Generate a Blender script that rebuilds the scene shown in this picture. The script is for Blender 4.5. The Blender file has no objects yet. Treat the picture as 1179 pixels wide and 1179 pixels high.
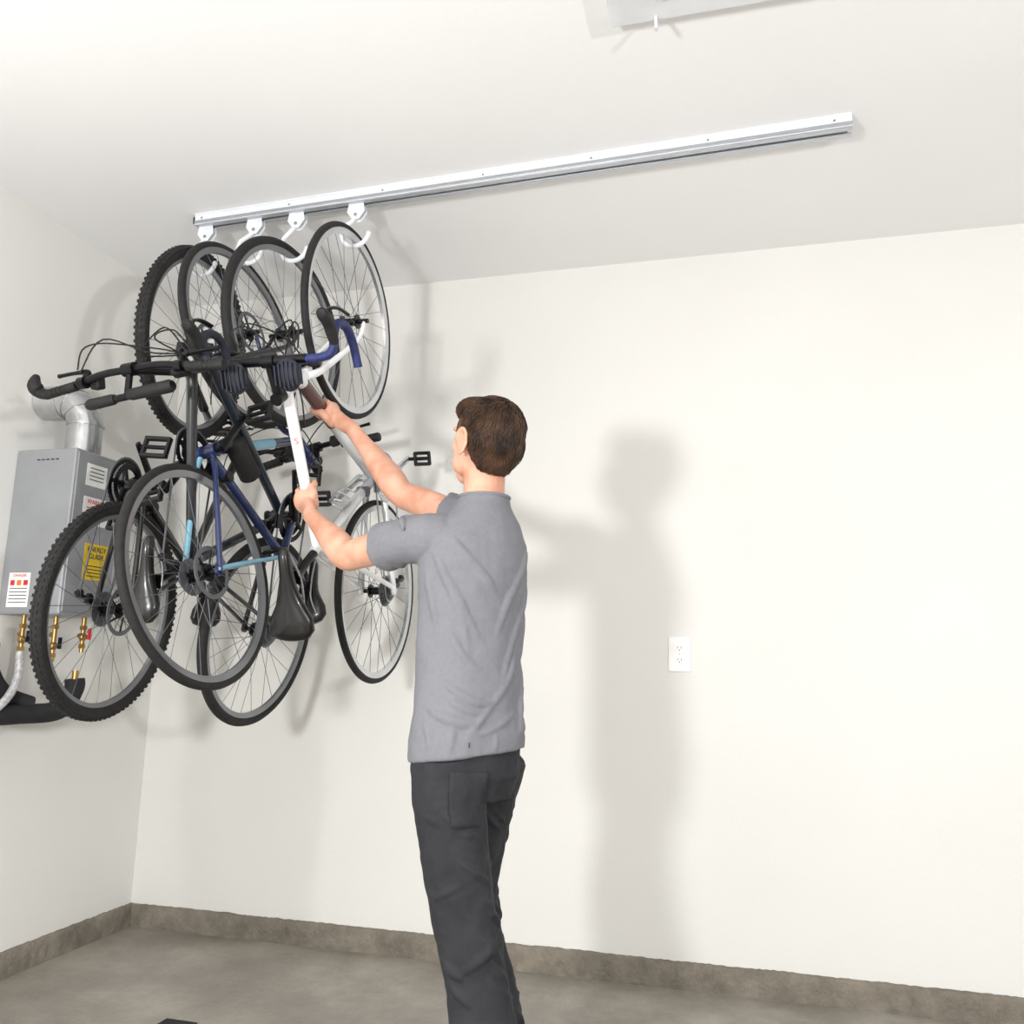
import bpy, bmesh, math, random
from mathutils import Vector, Matrix, Quaternion
random.seed(7)
scene=bpy.context.scene
COL=scene.collection
V=Vector
# ------------------------------------------------------------ camera
f=983.0; yaw=math.radians(15); pt=math.radians(10.2); tl=0.0208
FH=V((-math.sin(yaw),math.cos(yaw),0)); RH=V((math.cos(yaw),math.sin(yaw),0)); ZV=V((0,0,1))
FW=FH*math.cos(pt)+ZV*math.sin(pt); UP=ZV*math.cos(pt)-FH*math.sin(pt)
cr=(RH+tl*UP).normalized(); cu=(UP-tl*RH).normalized()
cam=bpy.data.objects.new("camera",bpy.data.cameras.new("camera")); COL.objects.link(cam)
m=Matrix((cr,cu,-FW)).transposed().to_4x4(); m.translation=V((0,0,1.1)); cam.matrix_world=m
cam.data.lens=36*f/1179; cam.data.clip_start=0.05
scene.camera=cam
# ------------------------------------------------------------ materials
def srgb(c):
    return tuple(((x/255)/12.92 if x/255<=0.04045 else ((x/255+0.055)/1.055)**2.4) for x in c)+(1,)
MATS={}
def mat(name,c,rough=0.5,metal=0.0,c2=None,scale=8.0,bump=0.0,bscale=40.0,detail=4,coat=0.0,spec=0.5,stretch=None,lo=0.35,hi=0.65,bdist=0.01,nr=0.5,mid=None):
    if name in MATS: return MATS[name]
    M=bpy.data.materials.new(name); M.use_nodes=True
    nt=M.node_tree; b=nt.nodes["Principled BSDF"]
    b.inputs["Base Color"].default_value=srgb(c); b.inputs["Roughness"].default_value=rough
    b.inputs["Metallic"].default_value=metal; b.inputs["Specular IOR Level"].default_value=spec
    b.inputs["Coat Weight"].default_value=coat
    tc=nt.nodes.new("ShaderNodeTexCoord"); src=tc.outputs["Object"]
    if stretch:
        mp=nt.nodes.new("ShaderNodeMapping"); mp.inputs["Scale"].default_value=stretch
        nt.links.new(src,mp.inputs["Vector"]); src=mp.outputs["Vector"]
    n=nt.nodes.new("ShaderNodeTexNoise"); n.inputs["Scale"].default_value=scale; n.inputs["Detail"].default_value=detail; n.inputs["Roughness"].default_value=nr
    nt.links.new(src,n.inputs["Vector"])
    r=nt.nodes.new("ShaderNodeValToRGB"); r.color_ramp.elements[0].position=lo; r.color_ramp.elements[1].position=hi
    if c2 is None: c2=tuple(min(255,x*1.06+1) for x in c)
    r.color_ramp.elements[0].color=srgb(c); r.color_ramp.elements[1].color=srgb(c2)
    if mid:
        e=r.color_ramp.elements.new(mid[0]); e.color=srgb(mid[1])
    nt.links.new(n.outputs["Fac"],r.inputs["Fac"]); nt.links.new(r.outputs["Color"],b.inputs["Base Color"])
    if bump>0:
        n2=nt.nodes.new("ShaderNodeTexNoise"); n2.inputs["Scale"].default_value=bscale; n2.inputs["Detail"].default_value=3
        nt.links.new(src,n2.inputs["Vector"])
        bp=nt.nodes.new("ShaderNodeBump"); bp.inputs["Strength"].default_value=bump; bp.inputs["Distance"].default_value=bdist
        nt.links.new(n2.outputs["Fac"],bp.inputs["Height"]); nt.links.new(bp.outputs["Normal"],b.inputs["Normal"])
    MATS[name]=M; return M
m_wall=mat("wall_paint",(230,229,225),0.75,c2=(233,232,228),scale=1.5,bump=0.05,bscale=90)
m_ceil=mat("ceiling_paint",(239,239,240),0.8,c2=(242,242,243),scale=1.2,bump=0.05,bscale=90)
m_floor=mat("concrete_floor",(116,110,102),0.38,c2=(170,165,156),scale=2.6,detail=15,bump=0.15,bscale=60,lo=0.30,hi=0.72,nr=0.7,mid=(0.5,(140,134,125)))
m_curb=mat("concrete_curb",(92,86,76),0.85,c2=(152,144,131),scale=6,detail=15,bump=0.8,bscale=40,lo=0.30,hi=0.73,nr=0.78)
m_white=mat("white_powder_coat",(226,229,234),0.3)
m_alu=mat("brushed_aluminium",(180,184,192),0.3,0.85,c2=(205,208,213),scale=20,stretch=(1,30,30))
m_dark=mat("dark_gap",(60,62,66),0.8)
m_black=mat("black_rubber",(17,17,18),0.65,c2=(26,26,27),scale=30)
m_seat=mat("saddle_vinyl",(14,14,15),0.3,c2=(20,20,21),scale=30,coat=0.2)
m_tire=mat("tire_rubber",(22,22,23),0.75,c2=(32,31,31),scale=40)
m_blackg=mat("black_gloss",(16,16,18),0.3,c2=(24,24,26),coat=0.3)
m_blackm=mat("black_anodized",(26,26,29),0.3,0.6)
m_rim=mat("grey_rim",(130,132,136),0.28,0.7)
m_steel=mat("steel",(165,167,170),0.3,0.9)
m_spoke=mat("spoke_steel",(105,107,112),0.4,0.6)
m_silver=mat("silver_alloy",(205,207,210),0.25,0.8)
m_palef=mat("pale_silver_paint",(214,217,220),0.25,0.3,coat=0.5)
m_navy=mat("navy_paint",(26,38,80),0.22,c2=(32,46,94),coat=0.6)
m_lblue=mat("light_blue_paint",(120,178,202),0.25,coat=0.6)
m_tape=mat("blue_bar_tape",(28,38,88),0.55,c2=(38,48,108),scale=60,bump=0.3,bscale=120)
m_pad=mat("navy_ribbed_rubber",(20,24,38),0.6,c2=(28,33,50))
m_whitep=mat("white_gloss_paint",(235,236,238),0.2,coat=0.6)
m_greyp=mat("graphite_paint",(30,33,38),0.3,coat=0.5)
m_darkb=mat("black_teal_paint",(22,34,46),0.3,coat=0.5)
m_maroon=mat("dark_maroon_paint",(74,40,40),0.3,coat=0.5)
m_red=mat("red_print",(200,40,40),0.5)
m_orange=mat("orange_print",(230,120,40),0.5)
m_heater=mat("heater_grey_enamel",(150,152,156),0.35,0.2,c2=(156,158,162))
m_lab=mat("white_sticker",(235,235,232),0.5)
m_yel=mat("yellow_sticker",(225,190,40),0.5)
m_ink=mat("black_print",(25,25,25),0.5)
m_brass=mat("brass",(176,142,88),0.35,0.85)
m_foam=mat("black_pipe_insulation",(32,32,35),0.85,c2=(42,42,45),scale=20)
m_hose=mat("silver_braided_hose",(222,222,222),0.35,0.3,c2=(185,185,187),scale=90)
m_duct=mat("vent_duct",(176,178,180),0.25,0.8,c2=(214,214,214),scale=12)
m_fix=mat("fixture_grey",(206,208,211),0.4)
m_plast=mat("outlet_plastic",(240,240,238),0.3)
m_skin=mat("skin",(204,146,120),0.55,c2=(222,172,148),scale=18,bump=0.08,bscale=120)
m_hair=mat("brown_hair",(38,25,16),0.5,c2=(84,58,40),scale=24,detail=6)
m_shirt=mat("heather_grey_cotton",(120,121,127),0.95,c2=(124,125,131),scale=90,bump=0.16,bscale=12,detail=4,bdist=0.02)
m_pants=mat("charcoal_twill",(33,34,39),0.85,c2=(41,42,47),scale=20,bump=0.45,bscale=16,detail=5,bdist=0.02)
m_shoe=mat("shoe_canvas",(50,50,54),0.8)
m_sole=mat("shoe_sole",(220,218,212),0.6)
m_eye=mat("eye_white",(235,232,228),0.2)
m_iris=mat("eye_iris",(60,42,30),0.2)
m_lip=mat("lip",(178,100,92),0.5)
m_mat_=mat("dark_floor_mat",(24,23,24),0.9)
# ------------------------------------------------------------ mesh builder
class MB:
    def __init__(s): s.v=[];s.f=[];s.mi=[];s.mats=[];s.sm=[]
    def _m(s,mt):
        if mt not in s.mats: s.mats.append(mt)
        return s.mats.index(mt)
    def add(s,vs,fs,mt,smooth=True):
        o=len(s.v); i=s._m(mt)
        s.v+= [V(a) for a in vs]
        for q in fs: s.f.append([o+k for k in q]); s.mi.append(i); s.sm.append(smooth)
    def tube(s,pts,r,mt,n=12,closed=False,caps=True,flat=1.0,ref=None):
        pts=[V(p) for p in pts]; N=len(pts)
        rs=r if isinstance(r,(list,tuple)) else [r]*N
        T=[]
        for i in range(N):
            if closed: t=pts[(i+1)%N]-pts[i-1]
            else: t=pts[min(i+1,N-1)]-pts[max(i-1,0)]
            T.append(t.normalized())
        u=V(ref) if ref is not None else (V((0,0,1)) if abs(T[0].z)<0.9 else V((1,0,0)))
        u=(u-T[0]*u.dot(T[0])).normalized()
        vs=[]
        for i in range(N):
            u=(u-T[i]*u.dot(T[i])).normalized(); w=T[i].cross(u)
            for k in range(n):
                a=2*math.pi*k/n
                vs.append(pts[i]+u*math.cos(a)*rs[i]+w*math.sin(a)*rs[i]*flat)
        fs=[]
        for i in range(N if closed else N-1):
            j=(i+1)%N
            for k in range(n):
                fs.append([i*n+k,i*n+(k+1)%n,j*n+(k+1)%n,j*n+k])
        if caps and not closed:
            fs.append(list(range(n))[::-1]); fs.append([(N-1)*n+k for k in range(n)])
        s.add(vs,fs,mt)
    def cyl(s,a,b,r,mt,n=16,r2=None): s.tube([a,b],[r,r2 if r2 is not None else r],mt,n)
    def box(s,c,d,mt,M=None):
        c=V(c); vs=[]
        for x in(-.5,.5):
            for y in(-.5,.5):
                for z in(-.5,.5):
                    p=V((x*d[0],y*d[1],z*d[2]))
                    if M is not None: p=M@p
                    vs.append(c+p)
        s.add(vs,[[0,1,3,2],[4,6,7,5],[0,4,5,1],[2,3,7,6],[0,2,6,4],[1,5,7,3]],mt,False)
    def ell(s,c,r,mt,M=None,nu=20,nv=12):
        c=V(c); vs=[];fs=[]
        for j in range(1,nv):
            th=math.pi*j/nv
            for i in range(nu):
                ph=2*math.pi*i/nu
                p=V((r[0]*math.sin(th)*math.cos(ph),r[1]*math.sin(th)*math.sin(ph),r[2]*math.cos(th)))
                if M is not None: p=M@p
                vs.append(c+p)
        t=len(vs); a=V((0,0,r[2])); b=V((0,0,-r[2]))
        if M is not None: a=M@a; b=M@b
        vs+=[c+a,c+b]
        for j in range(nv-2):
            for i in range(nu):
                fs.append([j*nu+i,(j+1)*nu+i,(j+1)*nu+(i+1)%nu,j*nu+(i+1)%nu])
        for i in range(nu):
            fs.append([t,i,(i+1)%nu]); fs.append([t+1,(nv-2)*nu+(i+1)%nu,(nv-2)*nu+i])
        s.add(vs,fs,mt)
    def lathe(s,prof,c,axis,ref,mt,n=64,closed=True):
        c=V(c);axis=V(axis).normalized();u=V(ref).normalized();w=axis.cross(u)
        P=len(prof);vs=[];fs=[]
        for i in range(n):
            a=2*math.pi*i/n; d=u*math.cos(a)+w*math.sin(a)
            for (r,h) in prof: vs.append(c+d*r+axis*h)
        for i in range(n):
            j=(i+1)%n
            for k in range(P if closed else P-1):
                l=(k+1)%P
                fs.append([i*P+k,i*P+l,j*P+l,j*P+k])
        s.add(vs,fs,mt)
    def loft(s,rings,mt,n=28,caps=True):
        vs=[];fs=[]
        for (c,a,b) in rings:
            for k in range(n):
                t=2*math.pi*k/n; vs.append(V(c)+V(a)*math.cos(t)+V(b)*math.sin(t))
        R=len(rings)
        for i in range(R-1):
            for k in range(n): fs.append([i*n+k,i*n+(k+1)%n,(i+1)*n+(k+1)%n,(i+1)*n+k])
        if caps: fs.append(list(range(n))[::-1]); fs.append([(R-1)*n+k for k in range(n)])
        s.add(vs,fs,mt)
    def obj(s,name,parent=None,matrix=None,bevel=0,fixn=True):
        me=bpy.data.meshes.new(name); me.from_pydata(s.v,[],s.f); me.update()
        for mt in s.mats: me.materials.append(mt)
        me.polygons.foreach_set("material_index",s.mi); me.polygons.foreach_set("use_smooth",s.sm)
        if fixn:
            b=bmesh.new(); b.from_mesh(me); bmesh.ops.recalc_face_normals(b,faces=b.faces); b.to_mesh(me); b.free()
        o=bpy.data.objects.new(name,me); COL.objects.link(o)
        if parent is not None: o.parent=parent
        if matrix is not None: o.matrix_local=matrix
        if bevel>0:
            md=o.modifiers.new("bevel","BEVEL"); md.width=bevel; md.segments=2; md.limit_method='ANGLE'
        else:
            try:
                me.set_sharp_from_angle(angle=math.radians(50))
            except Exception: pass
        return o
def empty(name,M,label=None,cat=None,group=None):
    o=bpy.data.objects.new(name,None); o.empty_display_size=0.1; COL.objects.link(o); o.matrix_world=M
    if label: o["label"]=label; o["category"]=cat
    if group: o["group"]=group
    return o
def tag(o,label,cat,group=None):
    o["label"]=label;o["category"]=cat
    if group:o["group"]=group
def arc(c,u,w,r,a0,a1,n=16):
    return [V(c)+V(u)*r*math.cos(math.radians(a0+(a1-a0)*i/n))+V(w)*r*math.sin(math.radians(a0+(a1-a0)*i/n)) for i in range(n+1)]
def smoothpath(pts,k=6):
    pts=[V(p) for p in pts]; out=[]
    for i in range(len(pts)-1):
        p0=pts[max(i-1,0)];p1=pts[i];p2=pts[i+1];p3=pts[min(i+2,len(pts)-1)]
        for j in range(k):
            t=j/k
            out.append(0.5*((2*p1)+(p2-p0)*t+(2*p0-5*p1+4*p2-p3)*t*t+(3*p1-p0-3*p2+p3)*t**3))
    out.append(pts[-1]); return out
def textmesh(body,size,mt,parent,M,name="lettering",ext=0.0006):
    cu_=bpy.data.curves.new(name,'FONT'); cu_.body=body; cu_.size=size; cu_.extrude=ext; cu_.align_x='CENTER'; cu_.align_y='CENTER'
    t=bpy.data.objects.new(name,cu_); COL.objects.link(t)
    bpy.context.view_layer.update()
    dg=bpy.context.evaluated_depsgraph_get()
    me=bpy.data.meshes.new_from_object(t.evaluated_get(dg)); COL.objects.unlink(t); bpy.data.objects.remove(t)
    me.materials.clear(); me.materials.append(mt)
    o=bpy.data.objects.new(name,me); COL.objects.link(o); o.parent=parent; o.matrix_local=M; return o
# ------------------------------------------------------------ room
XL=-2.51; YB=3.3; H=2.75
def slab(name,c,d,mt,bevel=0):
    b=MB(); b.box((0,0,0),d,mt); o=b.obj(name,None,Matrix.Translation(c),bevel); o["kind"]="structure"; return o
slab("floor",(0.7,0.65,-0.05),(6.8,6.0,0.1),m_floor)
slab("ceiling",(0.7,0.65,H+0.05),(6.8,6.0,0.1),m_ceil)
slab("wall_back",(0.7,YB+0.05,H/2),(6.8,0.1,H),m_wall)
slab("wall_left",(XL-0.05,0.65,H/2),(0.1,5.4,H),m_wall)
def kerb(name,L,M):
    n=int(L/0.012); vs=[];fs=[]; j3=0
    for i in range(n+1):
        x=-L/2+L*i/n; j1=random.uniform(-.0013,.0013); j2=random.uniform(-.0013,.0013); j3=j3*.85+random.uniform(-.0009,.0009)
        vs+= [(x,0.0125,0),(x,-0.0135+j1,0),(x,-0.0125+j2,0.04),(x,-0.012+j1,0.078+j2+j3),(x,-0.008,0.085+j1+j3),(x,0.0125,0.086+j1+j3)]
    for i in range(n):
        for k in range(6): fs.append([i*6+k,i*6+(k+1)%6,(i+1)*6+(k+1)%6,(i+1)*6+k])
    fs.append([0,1,2,3,4,5]);fs.append([n*6+k for k in range(6)])
    b=MB(); b.add(vs,fs,m_curb,False); o=b.obj(name,None,M); o["kind"]="structure"; return o
kerb("baseboard_back",6.6,Matrix.Translation((0.79,YB-0.0125,0)))
kerb("baseboard_left",5.3,Matrix.Translation((XL+0.0125,0.63,0))@Matrix.Rotation(math.radians(90),4,'Z'))
# ------------------------------------------------------------ ceiling track
tang=math.atan2(2.505-2.585,2.32)
root=empty("ceiling_track",Matrix.Translation((-0.79,2.545,H))@Matrix.Rotation(tang,4,'Z'),"long white metal track rail screwed to the ceiling","track")
TYf=lambda X: 2.545+(X+0.79)*math.tan(tang)
x0,x1=-1.165,1.145
b=MB()
b.box((0,0,-0.0025),(x1-x0,0.062,0.005),m_white)
for s in(-1,1): b.box((0,s*0.025,-0.022),(x1-x0,0.004,0.042),m_white)
b.obj("mounting_channel",root,None,0.001)
for s in(-1,1):
    b=MB(); b.box((0,s*0.0165,-0.044),(x1-x0,0.021,0.004),m_alu); b.box((0,s*0.0285,-0.034),(x1-x0,0.004,0.012),m_alu)
    b.obj("track_lip",root,None,0.0008)["label"]="brushed metal lower lip"
b=MB(); b.box((0,0,-0.0065),(x1-x0-0.01,0.045,0.003),m_alu); b.obj("track_interior",root)
for i in range(7):
    X=x0+0.04+i*(x1-x0-0.08)/6
    b=MB(); b.cyl((X,-0.0268,-0.018),(X,-0.0285,-0.018),0.004,m_steel,10); b.obj("screw",root)
for X in(x0,x1):
    b=MB(); b.box((X,0,-0.020),(0.003,0.046,0.028),m_dark if X<0 else m_white); b.obj("end_cap",root,None,0.001)
root=empty("ceiling_light_fixture",Matrix.Translation((0.46,1.80,H)),"long pale grey metal ceiling fixture with small bracket","ceiling fixture")
b=MB(); b.box((0,0,-0.018),(1.48,0.26,0.036),m_fix); b.obj("housing",root,None,0.004)
b=MB(); b.box((0.04,-0.02,-0.040),(1.30,0.15,0.010),m_white); b.obj("diffuser",root,None,0.003)
b=MB(); b.box((-0.625,0.118,-0.045),(0.008,0.014,0.05),m_fix); b.obj("bracket",root,None,0.001)
# ------------------------------------------------------------ outlet
root=empty("wall_outlet",Matrix.Translation((-0.222,YB,1.155)),"white duplex power outlet with cover plate on wall","outlet")
b=MB(); b.box((0,-0.003,0),(0.082,0.006,0.128),m_plast); b.obj("cover_plate",root,None,0.002)
for s in(-1,1):
    b=MB(); b.loft([((0,-0.006,s*0.022),(0.017,0,0),(0,0,0.0145)),((0,-0.0085,s*0.022),(0.0165,0,0),(0,0,0.014))],m_plast,24)
    for q in(-1,1): b.box((q*0.0065,-0.0087,s*0.022+0.003),(0.0018,0.001,0.008),m_ink)
    b.cyl((0,-0.0083,s*0.022-0.007),(0,-0.0092,s*0.022-0.007),0.0022,m_ink,10)
    b.obj("socket",root)
b=MB(); b.cyl((0,-0.006,0),(0,-0.0075,0),0.003,m_steel,12); b.obj("screw",root)
# ------------------------------------------------------------ water heater
root=empty("water_heater",Matrix.Translation((-2.38,2.56,1.24)),"grey tankless water heater with warning stickers on the wall","water heater")
b=MB(); b.box((0,0,0.295),(0.26,0.24,0.59),m_heater); b.obj("casing",root,None,0.008)
b=MB(); b.box((0.132,0,0.295),(0.006,0.225,0.565),m_heater); b.obj("front_cover",root,None,0.002)
for i in range(5):
    b=MB(); b.box((0.05-0.02*i,-0.1215,0.55),(0.011,0.003,0.004),m_dark); b.obj("vent_slot",root)
MX=Matrix(((0,0,1,0),(1,0,0,0),(0,1,0,0),(0,0,0,1)))
def sticker(y,z,w,h,mt,name="sticker"):
    b=MB(); b.box((0.1358,y,z),(0.0012,w,h),mt); return b.obj(name,root)
sticker(-0.02,0.505,0.10,0.08,m_lab); sticker(0.0,0.375,0.14,0.10,m_lab); sticker(0.02,0.195,0.12,0.13,m_yel,"energy_label")
def onfront(y,z): return Matrix.Translation((0.1366,y,z))@MX
textmesh("WARNING",0.022,m_red,root,onfront(0.0,0.408))
def lines(fn,n,z,dz,w,h,mt):
    for i in range(n):
        b=MB(); fn(b,z-dz*i,w,h,mt); b.obj("printed_line",root)
fx=lambda yy:(lambda b,z,w,h,mt:b.box((0.1368,yy,z),(0.0008,w,h),mt))
lines(fx(0),3,0.386,0.014,0.11,0.004,m_red); lines(fx(-0.02),4,0.53,0.014,0.07,0.003,m_ink); lines(fx(0.02),4,0.18,0.012,0.08,0.003,m_ink)
textmesh("ENERGY",0.025,m_ink,root,onfront(0.02,0.24)); textmesh("GUIDE",0.025,m_ink,root,onfront(0.02,0.214))
b=MB(); b.box((-0.05,-0.1206,0.085),(0.09,0.0012,0.12),m_lab); b.obj("sticker",root)
MY=Matrix(((1,0,0,0),(0,0,-1,0),(0,1,0,0),(0,0,0,1)))
textmesh("DANGER",0.014,m_red,root,Matrix.Translation((-0.05,-0.1214,0.135))@MY)
for i in range(3):
    b=MB(); b.box((-0.078+0.028*i,-0.1215,0.11),(0.018,0.0008,0.018),m_red if i!=1 else m_orange); b.obj("warning_symbol",root)
lines(lambda b,z,w,h,mt:b.box((-0.05,-0.1215,z),(w,0.0008,h),mt),5,0.09,0.012,0.075,0.0025,m_ink)
b=MB(); DX=0.045
path=[(DX,0,0.58),(DX,0,0.66),(DX,0,0.71)]+[(DX-0.085+0.085*math.cos(a),-0.02*math.sin(a),0.71+0.085*math.sin(a)) for a in [math.radians(q) for q in range(15,91,15)]]+[(-0.129,-0.025,0.795)]
b.tube(path,0.062,m_duct,32)
for z in(0.585,0.70): b.tube([(DX,0,z),(DX,0,z+0.010)],0.066,m_duct,32)
for a in(30,60,88):
    q=math.radians(a); c=V((DX-0.085+0.085*math.cos(q),-0.02*math.sin(q),0.71+0.085*math.sin(q))); t=V((-math.sin(q),0,math.cos(q)))
    b.tube([c-t*0.003,c+t*0.003],0.065,m_duct,32)
b.obj("vent_duct",root)
for (vx,vy,vl) in((-0.06,-0.07,0),(0.03,-0.02,-.02),(0.08,0.06,.015)):
    b=MB(); b.cyl((vx,vy,0.0),(vx,vy,-0.05),0.008,m_brass); b.cyl((vx,vy,-0.03),(vx,vy,-0.045),0.013,m_brass,6)
    b.cyl((vx,vy,-0.05),(vx,vy,-0.14+vl),0.008,m_brass); b.ell((vx,vy,-0.085+vl),(0.014,0.014,0.016),m_brass)
    b.cyl((vx,vy,-0.085+vl),(vx+0.04,vy-.02,-0.085+vl),0.0075,m_brass); b.cyl((vx,vy,-0.11+vl),(vx,vy,-0.125+vl),0.012,m_brass,6)
    b.cyl((vx,vy,-0.06),(vx-0.03,vy+.02,-0.065),0.006,m_brass); b.ell((vx-.034,vy+.023,-.065),(.009,.009,.009),m_brass)
    b.box((vx+0.045,vy-.02,-0.075+vl),(0.006,0.012,0.04),m_red if vx>0.05 else m_blackm)
    b.obj("valve",root)
b=MB(); b.tube(smoothpath([(-0.06,-0.07,-0.13),(-0.03,-0.1,-0.22),(-0.02,-0.16,-0.3),(-0.06,-0.26,-0.38),(-0.1,-0.4,-0.42),(-0.11,-0.55,-0.44)],8),0.014,m_hose,14); b.obj("flexible_hose",root)
root=empty("insulated_pipe",Matrix.Translation((-2.42,2.5,0.9)),"black foam insulated water pipe along the wall","pipe")
b=MB(); b.tube(smoothpath([(-0.02,-0.7,-0.02),(-0.02,-0.3,0.0),(-0.0,-0.02,0.0),(0.05,0.12,0.01),(0.07,0.16,0.08),(0.07,0.16,0.12)],8),0.034,m_foam,20)
b.obj("foam_sleeve",root)
b=MB(); b.tube(smoothpath([(-0.03,-0.13,0.24),(-0.03,-0.12,0.15),(-0.03,-0.05,0.07),(0,0.04,0.03)],8),0.03,m_foam,20); b.obj("foam_sleeve",root)
b=MB(); b.cyl((0.07,0.16,0.11),(0.07,0.16,0.15),0.011,m_brass); b.obj("pipe_stub",root)
b=MB(); b.cyl((-0.03,-0.13,0.23),(-0.03,-0.13,0.30),0.011,m_brass); b.obj("pipe_stub",root)
# ------------------------------------------------------------ bicycles
def wheel(parent,name,Mw,R,tr,knob,rimc,rotor=False,cassette=False,nsp=28,rimdepth=0.02):
    rb=R-tr
    b=MB(); rr=rb-tr*0.6
    prof=[(rr,-0.010),(rr+0.007,-0.0105),(rr+0.007,0.0105),(rr,0.010),(rr-rimdepth,0.006),(rr-rimdepth,-0.006)]
    b.lathe(prof,(0,0,0),(0,1,0),(1,0,0),rimc,72)
    w=b.obj(name,parent,Mw)
    b=MB(); prof=[(rb+tr*math.cos(a),tr*math.sin(a)) for a in [2*math.pi*i/12 for i in range(12)]]
    b.lathe(prof,(0,0,0),(0,1,0),(1,0,0),m_tire,96)
    if knob:
        N=96
        for i in range(N):
            a=2*math.pi*i/N
            for row,(off,dr) in enumerate(((-0.8,0.6),(-0.28,0.94),(0.28,0.94),(0.8,0.6))):
                aa=a+(0.5*2*math.pi/N if row%2 else 0)
                d=V((math.cos(aa),0,math.sin(aa))); t=V((-math.sin(aa),0,math.cos(aa)))
                M=Matrix((d,V((0,1,0)),t)).transposed()
                b.box(d*(rb+tr*dr)+V((0,off*tr,0)),(0.004,0.007,0.010),m_tire,M)
    b.obj("tire",w)
    b=MB()
    for i in range(nsp):
        a=2*math.pi*i/nsp; s=1 if i%2 else -1; a2=a+(0.9 if (i//2)%2 else -0.9)
        b.tube([(0.02*math.cos(a2),s*0.027,0.02*math.sin(a2)),((rr-rimdepth)*math.cos(a),0,(rr-rimdepth)*math.sin(a))],0.0011,m_spoke,4,caps=False)
    b.obj("spokes",w)
    b=MB(); b.cyl((0,-0.068,0),(0,0.068,0),0.008,m_blackm); b.cyl((0,-0.03,0),(0,0.03,0),0.014,m_blackm)
    for s in(-1,1): b.cyl((0,s*0.026,0),(0,s*0.030,0),0.025,m_blackm,20)
    b.obj("hub",w)
    if rotor:
        b=MB(); b.lathe([(0.080,0.038),(0.080,0.040),(0.066,0.040),(0.066,0.038)],(0,0,0),(0,1,0),(1,0,0),m_spoke,48)
        for i in range(6):
            a=2*math.pi*i/6; b.tube([(0.022*math.cos(a),0.039,0.022*math.sin(a)),(0.068*math.cos(a+.4),0.039,0.068*math.sin(a+.4))],0.003,m_blackm,6)
        b.obj("brake_disc",w)
    if cassette:
        b=MB()
        for i in range(9):
            r_=0.055-0.0042*i; y=-0.030-0.0036*i
            n=22
            vs=[];
            for k in range(n*2):
                q=r_+(0.003 if k%2 else 0); a=math.pi*k/n
                vs.append((q*math.cos(a),y,q*math.sin(a)))
            for k in range(n*2): vs.append((vs[k][0],y-0.0018,vs[k][2]))
            fs=[list(range(2*n)),list(range(2*n,4*n))[::-1]]+[[k,(k+1)%(2*n),2*n+(k+1)%(2*n),2*n+k] for k in range(2*n)]
            b.add(vs,fs,m_spoke,False)
        b.obj("cassette",w)
    return w
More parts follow.
